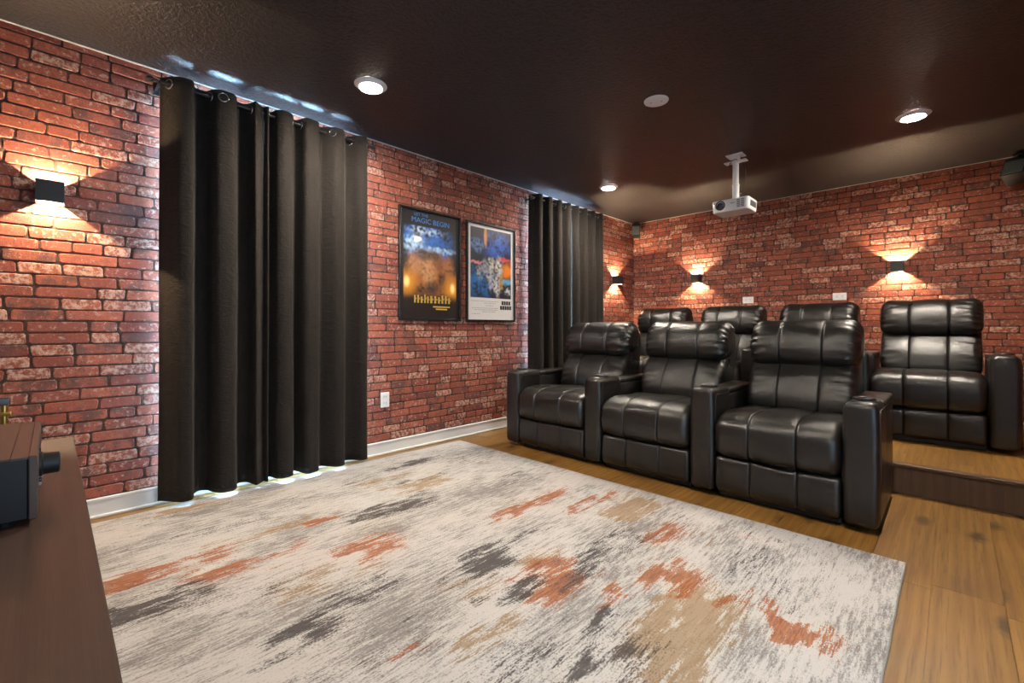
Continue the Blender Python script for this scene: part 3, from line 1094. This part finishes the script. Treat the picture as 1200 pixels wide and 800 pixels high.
def sconce(loc, rz, label):
    """cube lamp open at top and bottom; built facing -Y with its back on the wall"""
    t = empty('wall_sconce', loc, rz)
    tag(t, label, 'wall lamp', 'up-and-down wall sconces')
    s, h, d = 0.05, 0.052, 0.10
    bm = bmesh.new()
    box(bm, -s, s, -d, -d + 0.003, -h, h, 0.0008, 1)
    obj('front_plate', bm, M['black'], t)
    for q in (-1, 1):
        bm = bmesh.new(); box(bm, q * s - (0.003 if q > 0 else 0), q * s + (0.003 if q < 0 else 0), -d + 0.003, -0.004, -h, h)
        obj('side_plate', bm, M['black'], t)
    bm = bmesh.new(); box(bm, -s + 0.003, s - 0.003, -0.0065, -0.0045, -h, h)
    obj('back_plate', bm, M['black'], t)
    bm = bmesh.new(); box(bm, -s + 0.003, s - 0.003, -d + 0.003, -0.0065, -0.004, 0.004)
    obj('heat_sink', bm, M['black'], t)
    for q in (-1, 1):
        bm = bmesh.new()
        lathe(bm, [(0.012, 0), (0.012, q * 0.004), (0.0, q * 0.006)], 20, Matrix.Translation((0, -0.052, q * 0.0045)))
        obj('led', bm, M['led'], t, smooth=True, angle=40)
        ld = bpy.data.lights.new('sconce_light', 'POINT')
        ld.energy = SCONCE
        ld.color = (1.0, 0.70, 0.42)
        ld.shadow_soft_size = 0.003
        lo = bpy.data.objects.new('sconce_light', ld); COL.objects.link(lo)
        lo.parent = t
        lo.location = (0, -0.052, q * 0.0155)
    return t


sconce((XL + 0.002, -0.006, 1.648), R(90), 'small black cube wall sconce left of the big curtain')
sconce((XL + 0.002, 5.20, 1.615), R(90), 'small black cube wall sconce on the left wall by the room corner')
sconce((-2.30, YB - 0.002, 1.605), 0, 'small black cube wall sconce left of the projector on the back wall')
sconce((-0.38, YB - 0.002, 1.575), 0, 'small black cube wall sconce above the end recliner on the back wall')

# round blank plate in the ceiling
t = empty('ceiling_plate', (-1.355, 2.70, H - 0.008)); tag(t, 'round white blank cover plate on the dark ceiling', 'cover plate')
bm = bmesh.new(); lathe(bm, [(0.0, 0.0), (0.066, 0.0), (0.075, 0.003), (0.076, 0.0075), (0, 0.0075)], 40)
obj('cover', bm, M['plastic'], t, smooth=True, angle=30)
for q in (-1, 1):
    bm = bmesh.new(); lathe(bm, [(0.0, -0.0015), (0.004, -0.001), (0.004, 0.001)], 12, Matrix.Translation((q * 0.03, q * 0.012, 0)))
    obj('screw', bm, M['slot'], t)

# ------------------------------------------------------------------ projector
t = empty('projector', (-1.305, 3.99, 1.945), R(0))
tag(t, 'white projector hanging from the ceiling on a white pole', 'projector')
bm = bmesh.new()
b = bmesh.new(); bmesh.ops.create_cube(b, size=1)
for v in b.verts: v.co = Vector((v.co.x * 0.29, v.co.y * 0.23, 0.05 + v.co.z * 0.10))
bmesh.ops.bevel(b, geom=[e for e in b.edges if abs(e.verts[0].co.z - e.verts[1].co.z) > .05], offset=0.03, segments=5, profile=.5, affect='EDGES')
bmesh.ops.bevel(b, geom=[e for e in b.edges if e.calc_face_angle(0) > 1.2], offset=0.010, segments=3, profile=.5, affect='EDGES')
for v in b.verts:
    if v.co.z < 0.05: v.co.x *= 0.97; v.co.y *= 0.97
join(bm, b)
body = obj('body', bm, M['plastic'], t, smooth=True, angle=40)
Mx = Matrix.Translation((-0.075, -0.112, 0.056)) @ Matrix.Rotation(R(90), 4, 'X')
bm = bmesh.new(); lathe(bm, [(0.039, -0.004), (0.039, 0.006), (0.036, 0.009), (0.030, 0.006), (0.028, 0.000)], 32, Mx)
ring = obj('lens_ring', bm, M['blackplastic'], t, smooth=True, angle=40)
bm = bmesh.new(); lathe(bm, [(0.028, 0.001), (0.020, 0.006), (0.010, 0.009), (0.0, 0.010)], 28, Mx, cap=False)
obj('lens_glass', bm, M['lens'], t, smooth=True)
for k in range(6):
    for s in (0, 1):
        bm = bmesh.new(); box(bm, 0.055 + s * 0.03, 0.079 + s * 0.03, -0.1165, -0.1125, 0.022 + k * 0.0115, 0.0275 + k * 0.0115)
        obj('vent_slot', bm, M['slot'], t)
for k in range(7):
    bm = bmesh.new(); box(bm, 0.1425, 0.1465, -0.07 + k * 0.020, -0.058 + k * 0.020, 0.03, 0.075)
    obj('vent_slot', bm, M['slot'], t)
bm = bmesh.new(); box(bm, 0.005, 0.035, -0.1163, -0.1145, 0.06, 0.066); obj('badge', bm, M['inkgrey'], t)
bm = bmesh.new(); lathe(bm, [(0.007, 0), (0.007, 0.003), (0, 0.004)], 14, Matrix.Translation((-0.122, -0.1105, 0.08)) @ Matrix.Rotation(R(90), 4, 'X')); obj('ir_window', bm, M['lens'], t)
PH = H - 1.945
bm = bmesh.new()
for k in range(4):
    a = R(45 + 90 * k)
    tube(bm, [(0, 0.03, 0.112), (0.075 * math.cos(a), 0.03 + 0.065 * math.sin(a), 0.101)], 0.007, 8)
lathe(bm, [(0.035, 0.1), (0.035, 0.116), (0.026, 0.122)], 24, Matrix.Translation((0, 0.03, 0)))
obj('bracket', bm, M['plastic'], t, smooth=True, angle=50)
bm = bmesh.new()
lathe(bm, [(0.026, 0.118), (0.026, 0.235), (0.029, 0.237), (0.029, 0.245), (0.024, 0.247), (0.024, PH - 0.012)], 24, Matrix.Translation((0, 0.03, 0)))
obj('pole', bm, M['plastic'], t, smooth=True, angle=40)
bm = bmesh.new(); tube(bm, [(0.024, 0.03, 0.17), (0.046, 0.03, 0.17)], 0.005, 8); obj('lock_screw', bm, M['chrome'], t)
bm = bmesh.new(); box(bm, -0.065, 0.065, -0.025, 0.085, PH - 0.012, PH - 0.001, 0.003); obj('ceiling_plate', bm, M['plastic'], t)
for q in (-1, 1):
    bm = bmesh.new(); box(bm, q * 0.056 - 0.03, q * 0.056 + 0.03, -0.005, 0.065, PH - 0.062, PH - 0.055, 0.002)
    obj('wing_plate', bm, M['plastic'], t)
bm = bmesh.new(); box(bm, -0.03, 0.03, 0.01, 0.05, PH - 0.07, PH - 0.01, 0.003); obj('collar', bm, M['plastic'], t)
cp = catmull([(0.03, 0.075, PH - 0.01), (0.05, 0.08, PH - 0.09), (0.062, 0.075, PH - 0.17), (0.045, 0.08, PH - 0.26), (0.028, 0.085, PH - 0.33), (0.02, 0.10, 0.102)], 6)
bm = bmesh.new(); tube(bm, [tuple(p) for p in cp], 0.0035, 6); obj('cable', bm, M['cable'], t, smooth=True)
cp = catmull([(-0.06, 0.06, PH - 0.06), (-0.05, 0.02, PH - 0.10), (-0.03, 0.002, PH - 0.06), (0.0, 0.0, PH - 0.045), (0.04, 0.03, PH - 0.05)], 6)
bm = bmesh.new(); tube(bm, [tuple(p) for p in cp], 0.0035, 6); obj('cable', bm, M['cable'], t, smooth=True)


# ------------------------------------------------------------------ surround speakers
def speaker(loc, rz, tilt, label, s=1.0):
    t = empty('surround_speaker', loc, rz)
    tag(t, label, 'speaker', 'small surround speakers')
    Mt = Matrix.Rotation(R(tilt), 4, 'X')
    bm = bmesh.new()
    b = bmesh.new(); bmesh.ops.create_cube(b, size=1)
    for v in b.verts: v.co = Vector((v.co.x * 0.115 * s, v.co.y * 0.10 * s, v.co.z * 0.175 * s))
    for v in b.verts:
        if v.co.y > 0: v.co.x *= 0.75
    bmesh.ops.bevel(b, geom=b.edges[:], offset=0.008, segments=2, profile=.5, affect='EDGES')
    b.transform(Mt); join(bm, b)
    obj('cabinet', bm, M['blackplastic'], t, smooth=True, angle=40)
    bm = bmesh.new(); box(bm, -0.049 * s, 0.049 * s, -0.055 * s, -0.048 * s, -0.078 * s, 0.045 * s, 0.003, 2, Mt); obj('grille', bm, M['grille'], t)
    bm = bmesh.new()
    tube(bm, [(0, 0.03 * s, 0.04 * s), (0, 0.07 * s, 0.09 * s), (0, 0.075 * s, 0.125 * s)], 0.012 * s, 10)
    box(bm, -0.03 * s, 0.03 * s, 0.045 * s, 0.105 * s, 0.118 * s, 0.128 * s, 0.003)
    obj('mount', bm, M['black'], t)
    return t


speaker((-3.09, 5.575, H - 0.128), R(25), -14, 'small black speaker with grey grille hung in the far ceiling corner')
speaker((0.37, 5.56, H - 0.155), R(-18), -38, 'black tilted speaker under the ceiling at the right edge', 1.2)


# ------------------------------------------------------------------ outlets and wall plates
def outlet(loc, rz, label, w=0.075, h=0.118, horiz=False):
    t = empty('wall_outlet', loc, rz)
    tag(t, label, 'outlet', 'white wall plates')
    if horiz: w, h = h, w
    bm = bmesh.new(); box(bm, -w / 2, w / 2, -0.007, 0, -h / 2, h / 2, 0.003); obj('plate', bm, M['plastic'], t)
    for q in (-1, 1):
        cx, cz = (q * 0.024, 0) if horiz else (0, q * 0.024)
        bm = bmesh.new(); box(bm, cx - 0.016, cx + 0.016, -0.009, -0.006, cz - 0.016, cz + 0.016, 0.004)
        rc = obj('receptacle', bm, M['plastic'], t)
        for r_ in (-1, 1):
            bm = bmesh.new()
            if horiz: box(bm, cx - 0.005, cx + 0.007, -0.0096, -0.0088, cz + r_ * 0.006 - 0.0012, cz + r_ * 0.006 + 0.0012)
            else: box(bm, cx + r_ * 0.006 - 0.0012, cx + r_ * 0.006 + 0.0012, -0.0096, -0.0088, cz - 0.005, cz + 0.007)
            obj('slot', bm, M['slot'], rc)
    return t


outlet((XL + 0.005, 1.832, 0.425), R(90), 'white duplex outlet on the brick wall beside the big curtain')
outlet((-1.712, YB - 0.005, 1.315), 0, 'white wall plate above the second back row recliner', horiz=True)
outlet((-0.838, YB - 0.005, 1.313), 0, 'white wall plate above the third back row recliner', horiz=True)


# ------------------------------------------------------------------ posters (generic stand-in prints)
def text_obj(name, s, size, mat, parent, loc, sx=1.0, align='CENTER', bold=0.0):
    cu = bpy.data.curves.new(name, 'FONT')
    cu.body = s
    cu.size = size
    cu.align_x = align
    cu.align_y = 'CENTER'
    cu.offset = bold
    cu.extrude = 0.0002
    cu.resolution_u = 3
    o = bpy.data.objects.new(name, cu)
    COL.objects.link(o)
    bpy.context.view_layer.update()
    me = bpy.data.meshes.new_from_object(o.evaluated_get(bpy.context.evaluated_depsgraph_get()))
    bpy.data.objects.remove(o)
    me.materials.clear(); me.materials.append(mat)
    m = mesh_obj(name, me, parent, loc, (R(90), 0, 0))
    m.scale = (sx, 1, 1)
    return m


def blob(u, v, cu, cv, ru, rv, soft=0.5):
    d = np.sqrt(((u - cu) / ru) ** 2 + ((v - cv) / rv) ** 2)
    m = np.clip((1 + soft - d) / (2 * soft), 0, 1)
    return m * m * (3 - 2 * m)


def over(img, m, c):
    for k in range(3): img[k] = img[k] * (1 - m) + c[k] * m


def poster(yc, w, z0, z1, label, paint, nu=90, nv=132):
    t = empty('framed_poster', (XL + 0.003, yc, z0), R(90))
    tag(t, label, 'poster', 'framed posters')
    h = z1 - z0
    fw, fd = 0.018, 0.026
    for nm, a in (('frame_rail', (-w / 2, w / 2, 0, fw)), ('frame_rail', (-w / 2, w / 2, h - fw, h)), ('frame_stile', (-w / 2, -w / 2 + fw, fw, h - fw)), ('frame_stile', (w / 2 - fw, w / 2, fw, h - fw))):
        bm = bmesh.new(); box(bm, a[0], a[1], -fd, -0.001, a[2], a[3], 0.003)
        obj(nm, bm, M['frame'], t)
    bm = bmesh.new()
    lc = bm.verts.layers.float_color.new('ink')
    pw, ph = w - 2 * fw + 0.004, h - 2 * fw + 0.004
    U, Vv = np.meshgrid(np.linspace(0, 1, nu), np.linspace(0, 1, nv), indexing='ij')
    img = paint(U, Vv)
    grid = [[None] * nv for _ in range(nu)]
    for i in range(nu):
        for j in range(nv):
            vt = bm.verts.new(((U[i, j] - .5) * pw, -0.010, fw - 0.002 + Vv[i, j] * ph))
            vt[lc] = (*[float(max(0, c[i, j])) for c in img], 1)
            grid[i][j] = vt
    for i in range(nu - 1):
        for j in range(nv - 1):
            bm.faces.new((grid[i][j], grid[i + 1][j], grid[i + 1][j + 1], grid[i][j + 1]))
    obj('print', bm, M['print'], t)
    bm = bmesh.new(); box(bm, -w / 2 + 0.004, w / 2 - 0.004, -0.0085, -0.001, 0.004, h - 0.004)
    obj('backing', bm, M['inkblack'], t)
    return t, pw, ph, fw


def nfield(U, V, s, seed):
    return np.array([[noise.noise(Vector((U[i, j] * s, V[i, j] * s * 1.5, seed))) for j in range(U.shape[1])] for i in range(U.shape[0])])


def paint_a(U0, V0):
    n = nfield(U0, V0, 6, 1.0)
    n2 = nfield(U0, V0, 22, 4.0)
    U = U0 + 0.035 * nfield(U0, V0, 13, 2.0) + 0.015 * nfield(U0, V0, 30, 7.0)
    V = V0 + 0.025 * nfield(U0, V0, 13, 3.0)
    img = [np.full_like(U, c) for c in (0.012, 0.010, 0.012)]
    over(img, blob(U, V, 0.45, 0.72, 0.42, 0.20, .25) * np.clip(0.65 + n + n2, 0, 1), (0.015, 0.13, 0.50))
    over(img, blob(U, V, 0.20, 0.68, 0.16, 0.08, .6) * np.clip(0.6 + n2, 0, 1), (0.40, 0.62, 0.85))
    over(img, blob(U, V, 0.42, 0.82, 0.26, 0.03, .6) * np.clip(.5 + 1.6 * n2, 0, 1), (0.45, 0.58, 0.75))
    over(img, blob(U, V, 0.62, 0.655, 0.30, 0.030, .5) * np.clip(.7 + n2, 0, 1), (0.38, 0.60, 0.88))
    over(img, blob(U, V, 0.50, 0.40, 0.44, 0.20, .35) * np.clip(0.75 + n + 0.6 * n2, 0, 1), (0.36, 0.12, 0.022))
    for cu, cv, ru, rv, c in ((0.24, 0.52, 0.12, 0.11, (0.42, 0.20, 0.09)), (0.46, 0.46, 0.13, 0.16, (0.50, 0.25, 0.11)), (0.62, 0.54, 0.10, 0.09, (0.20, 0.07, 0.02)), (0.80, 0.48, 0.10, 0.12, (0.34, 0.12, 0.04)), (0.42, 0.60, 0.20, 0.05, (0.06, 0.025, 0.012)), (0.68, 0.38, 0.07, 0.06, (0.03, 0.015, 0.01)), (0.30, 0.36, 0.06, 0.05, (0.30, 0.10, 0.03)), (0.52, 0.30, 0.12, 0.06, (0.03, 0.02, 0.02))):
        over(img, blob(U, V, cu, cv, ru, rv, .45) * np.clip(.75 + 0.9 * n2, 0, 1), c)
    for cu, cv in ((0.10, 0.33), (0.88, 0.29)):
        over(img, blob(U0, V0, cu, cv, 0.15, 0.10, .7), (0.62, 0.24, 0.02))
        over(img, blob(U0, V0, cu, cv + .01, 0.04, 0.045, .6), (0.95, 0.78, 0.30))
    over(img, blob(U, V0, 0.52, 0.12, 0.6, 0.10, .4), (0.012, 0.008, 0.007))
    over(img, ((U0 < 0.05) | (U0 > 0.95) | (V0 > 0.86)).astype(float), (0.011, 0.009, 0.010))
    return img


def paint_b(U0, V0):
    n = nfield(U0, V0, 7, 9.0)
    n2 = nfield(U0, V0, 24, 6.0)
    U = U0 + 0.04 * nfield(U0, V0, 13, 12.0) + 0.015 * nfield(U0, V0, 30, 17.0)
    V = V0 + 0.03 * nfield(U0, V0, 13, 13.0)
    img = [np.full_like(U, c) for c in (0.60, 0.58, 0.58)]
    inside = ((U0 > 0.06) & (U0 < 0.94) & (V0 > 0.235) & (V0 < 0.965)).astype(float)
    art = [np.full_like(U, c) for c in (0.012, 0.016, 0.030)]
    over(art, blob(U, V, 0.62, 0.80, 0.26, 0.14, .6) * np.clip(.6 + n + n2, 0, 1), (0.03, 0.12, 0.52))
    over(art, blob(U, V, 0.28, 0.40, 0.28, 0.16, .6) * np.clip(.6 + n + n2, 0, 1), (0.02, 0.13, 0.36))
    over(art, blob(U, V, 0.20, 0.78, 0.16, 0.06, .5) * np.clip(.6 + n2, 0, 1), (0.10, 0.20, 0.42))
    over(art, blob(U0, V0, 0.37, 0.88, 0.03, 0.10, .4), (0.70, 0.26, 0.04))
    over(art, blob(U, V, 0.86, 0.54, 0.12, 0.08, .6), (0.70, 0.20, 0.02))
    over(art, blob(U, V, 0.82, 0.66, 0.16, 0.015, .5), (0.55, 0.06, 0.07))
    over(art, blob(U, V, 0.16, 0.60, 0.14, 0.015, .5), (0.60, 0.20, 0.20))
    over(art, blob(U, V, 0.85, 0.42, 0.14, 0.025, .5), (0.10, 0.32, 0.52))
    for cu, cv, ru, rv, c in ((0.36, 0.56, 0.07, 0.09, (0.30, 0.30, 0.32)), (0.50, 0.60, 0.07, 0.08, (0.52, 0.48, 0.42)), (0.48, 0.44, 0.08, 0.11, (0.40, 0.40, 0.42)), (0.66, 0.56, 0.08, 0.11, (0.56, 0.53, 0.50)), (0.62, 0.36, 0.07, 0.11, (0.50, 0.48, 0.48)), (0.72, 0.42, 0.05, 0.09, (0.40, 0.23, 0.06)), (0.86, 0.31, 0.05, 0.04, (0.48, 0.50, 0.54)), (0.24, 0.50, 0.05, 0.07, (0.34, 0.32, 0.30))):
        over(art, blob(U, V, cu, cv, ru, rv, .4) * np.clip(.7 + 1.2 * n2, 0, 1), c)
    for k in range(3): img[k] = img[k] * (1 - inside) + art[k] * inside
    return img


pa, pw, ph, fw = poster(2.267, 0.636, 1.050, 1.984, 'black framed poster with blue sky, orange glow and a dark border', paint_a)
text_obj('tagline', 'LET THE', 0.034, M['inkblue'], pa, (-0.10, -0.0106, 0.885), 1.1)
text_obj('tagline', 'MAGIC BEGIN', 0.060, M['inkblue'], pa, (0.0, -0.0106, 0.838), 1.05)
pb, pw, ph, fw = poster(2.972, 0.640, 1.050, 1.981, 'black framed poster with white border and dark blue starry picture', paint_b)
# gold lettering bars and small credit lines stand in for the printed titles
bm = bmesh.new()
rr = random.Random(3)
x = -0.17
while x < 0.19:
    wd = rr.uniform(0.020, 0.034)
    hh = rr.uniform(0.05, 0.075)
    box(bm, x, x + wd * 0.62, -0.0107, -0.0101, 0.150, 0.150 + hh)
    box(bm, x, x + wd, -0.0107, -0.0101, 0.150 + hh * 0.45, 0.150 + hh * 0.62)
    x += wd + 0.008
obj('title_band', bm, M['inkgold'], pa)
for k, (z, x0, x1) in enumerate(((0.115, 0.02, 0.20), (0.095, 0.05, 0.17))):
    bm = bmesh.new(); box(bm, x0, x1, -0.0107, -0.0101, z, z + 0.011); obj('credit_line', bm, M['inkgold'], pa)
bm = bmesh.new()
for z, rows in ((0.165, (0.135, 0.235)), (0.118, (0.115, 0.260))):
    x = rows[0]
    while x < rows[1]:
        box(bm, x, x + 0.026, -0.0107, -0.0101, z, z + 0.038); x += 0.032
obj('title_band', bm, M['inkblack'], pb)
for z, a, b_ in ((0.190, -0.26, 0.10), (0.172, -0.10, 0.05), (0.150, -0.08, 0.02), (0.125, -0.25, 0.09), (0.108, -0.22, 0.08), (0.090, -0.12, 0.05), (0.070, -0.25, -0.14)):
    bm = bmesh.new()
    x = a
    while x < b_:
        l = rr.uniform(0.012, 0.035); box(bm, x, min(b_, x + l), -0.0107, -0.0101, z, z + 0.006); x += l + 0.007
    obj('credit_line', bm, M['inkgrey'], pb)

# ------------------------------------------------------------------ media console and receiver
CZ = 0.62
t = empty('media_console', (-1.35, -0.17, 0)); tag(t, 'dark brown wooden media console in the near left corner', 'console')
bm = bmesh.new(); box(bm, -0.79, 0.85, -0.23, 0.222, CZ - 0.028, CZ, 0.002, 1); obj('top', bm, M['console'], t)
for q in (-0.77, 0.03, 0.83):
    bm = bmesh.new(); box(bm, q - 0.012, q + 0.012, -0.22, 0.205, 0.06, CZ - 0.028); obj('side_panel', bm, M['console'], t)
bm = bmesh.new(); box(bm, -0.782, 0.842, -0.22, 0.205, 0.06, 0.085); obj('bottom_panel', bm, M['console'], t)
bm = bmesh.new(); box(bm, -0.758, 0.818, -0.222, -0.212, 0.085, CZ - 0.028); obj('back_panel', bm, M['console'], t)
for q in (-1, 1):
    x0 = -0.757 if q < 0 else 0.044
    bm = bmesh.new(); box(bm, x0, x0 + 0.772, 0.186, 0.205, 0.088, CZ - 0.032, 0.002, 1); dr = obj('door', bm, M['console'], t)
    bm = bmesh.new(); tube(bm, [(x0 + (0.74 if q < 0 else 0.03), 0.205 + a, z) for a, z in ((0, 0.30), (0.02, 0.30), (0.02, 0.42), (0, 0.42))], 0.005, 8); obj('handle', bm, M['black'], dr)
for x in (-0.74, 0.80):
    for y in (-0.19, 0.17):
        bm = bmesh.new(); box(bm, x - 0.02, x + 0.02, y - 0.02, y + 0.02, 0, 0.06); obj('leg', bm, M['console'], t)

t = empty('av_receiver', (-1.455, -0.184, CZ)); tag(t, 'dark audio video receiver with front knobs on the wooden console', 'receiver')
hw, hd, ht = 0.225, 0.165, 0.128
bm = bmesh.new(); box(bm, -hw, hw, -hd, hd - 0.012, 0.014, ht, 0.002, 1); obj('chassis', bm, M['blackplastic'], t)
bm = bmesh.new(); box(bm, -hw - .001, hw + .001, -hd, hd - 0.035, ht - 0.001, ht + 0.0025); tp = obj('top_cover', bm, M['receiver'], t)
for k in range(16):
    for r_ in range(2):
        bm = bmesh.new(); x = -0.19 + k * 0.0235; box(bm, x, x + 0.010, -0.13 + r_ * 0.115, -0.03 + r_ * 0.115, ht + 0.0022, ht + 0.0032); obj('vent_slot', bm, M['inkblack'], tp)
bm = bmesh.new(); box(bm, -hw - .001, hw + .001, hd - 0.034, hd - 0.012, ht - 0.002, ht + 0.002); obj('top_strip', bm, M['receiver'], t)
bm = bmesh.new(); box(bm, -hw - .002, hw + .002, hd - 0.012, hd, 0.012, ht + 0.003, 0.002, 1); fp = obj('front_panel', bm, M['receiver'], t)
for x in (0.055,):
    bm = bmesh.new(); lathe(bm, [(0.026, 0), (0.026, 0.004), (0.023, 0.006), (0.0225, 0.030), (0.020, 0.032), (0, 0.032)], 28, Matrix.Translation((x, hd, 0.078)) @ Matrix.Rotation(R(-90), 4, 'X')); obj('knob', bm, M['blackplastic'], t, smooth=True, angle=35)
bm = bmesh.new(); box(bm, -0.19, 0.015, hd - 0.001, hd + 0.002, 0.07, 0.105); obj('display', bm, M['lens'], fp)
for k in range(9):
    bm = bmesh.new(); box(bm, -0.10 + k * 0.024, -0.086 + k * 0.024, hd - 0.001, hd + 0.004, 0.045, 0.052); obj('button', bm, M['chrome'], fp)
for x in (-0.18, 0.18):
    for y in (-0.12, 0.12):
        bm = bmesh.new(); lathe(bm, [(0.02, 0), (0.022, 0.014)], 16, Matrix.Translation((x, y, 0))); obj('foot', bm, M['blackplastic'], t)

# brass and black ornament standing behind the receiver
t = empty('brass_ornament', (-1.93, -0.165, CZ)); tag(t, 'small brass and black ornament with a disc behind the receiver', 'ornament')
bm = bmesh.new(); box(bm, -0.05, 0.05, -0.05, 0.09, 0, 0.014, 0.003); obj('stand', bm, M['inkblack'], t)
bm = bmesh.new(); tube(bm, [(0, 0, 0.012), (0, 0, 0.05)], 0.005, 8); obj('post', bm, M['brass'], t)
Mx = Matrix.Translation((0, 0.0, 0.105)) @ Matrix.Rotation(R(90), 4, 'Y')
bm = bmesh.new(); lathe(bm, [(0.056, -0.006), (0.056, 0.006)], 36, Mx); dsc = obj('disc', bm, M['blackplastic'], t, smooth=True, angle=40)
bm = bmesh.new(); tube(bm, [(0, 0.058 * math.cos(a), 0.105 + 0.058 * math.sin(a)) for a in np.linspace(0, 2 * math.pi, 40, endpoint=False)], 0.004, 8, closed=True); obj('rim', bm, M['brass'], dsc, smooth=True)
for y, z0_, z1_, m_ in ((0.070, 0.012, 0.155, 'brass'),):
    bm = bmesh.new(); tube(bm, [(0, y, z0_), (0, y, z1_)], 0.008, 10); obj('post', bm, M[m_], t, smooth=True, angle=40)
bm = bmesh.new(); box(bm, -0.012, 0.012, 0.058, 0.082, 0.150, 0.172, 0.003); obj('cap', bm, M['chrome'], t)
bm = bmesh.new(); box(bm, -0.016, 0.016, 0.055, 0.086, 0.120, 0.130, 0.003); obj('collar', bm, M['brass'], t)
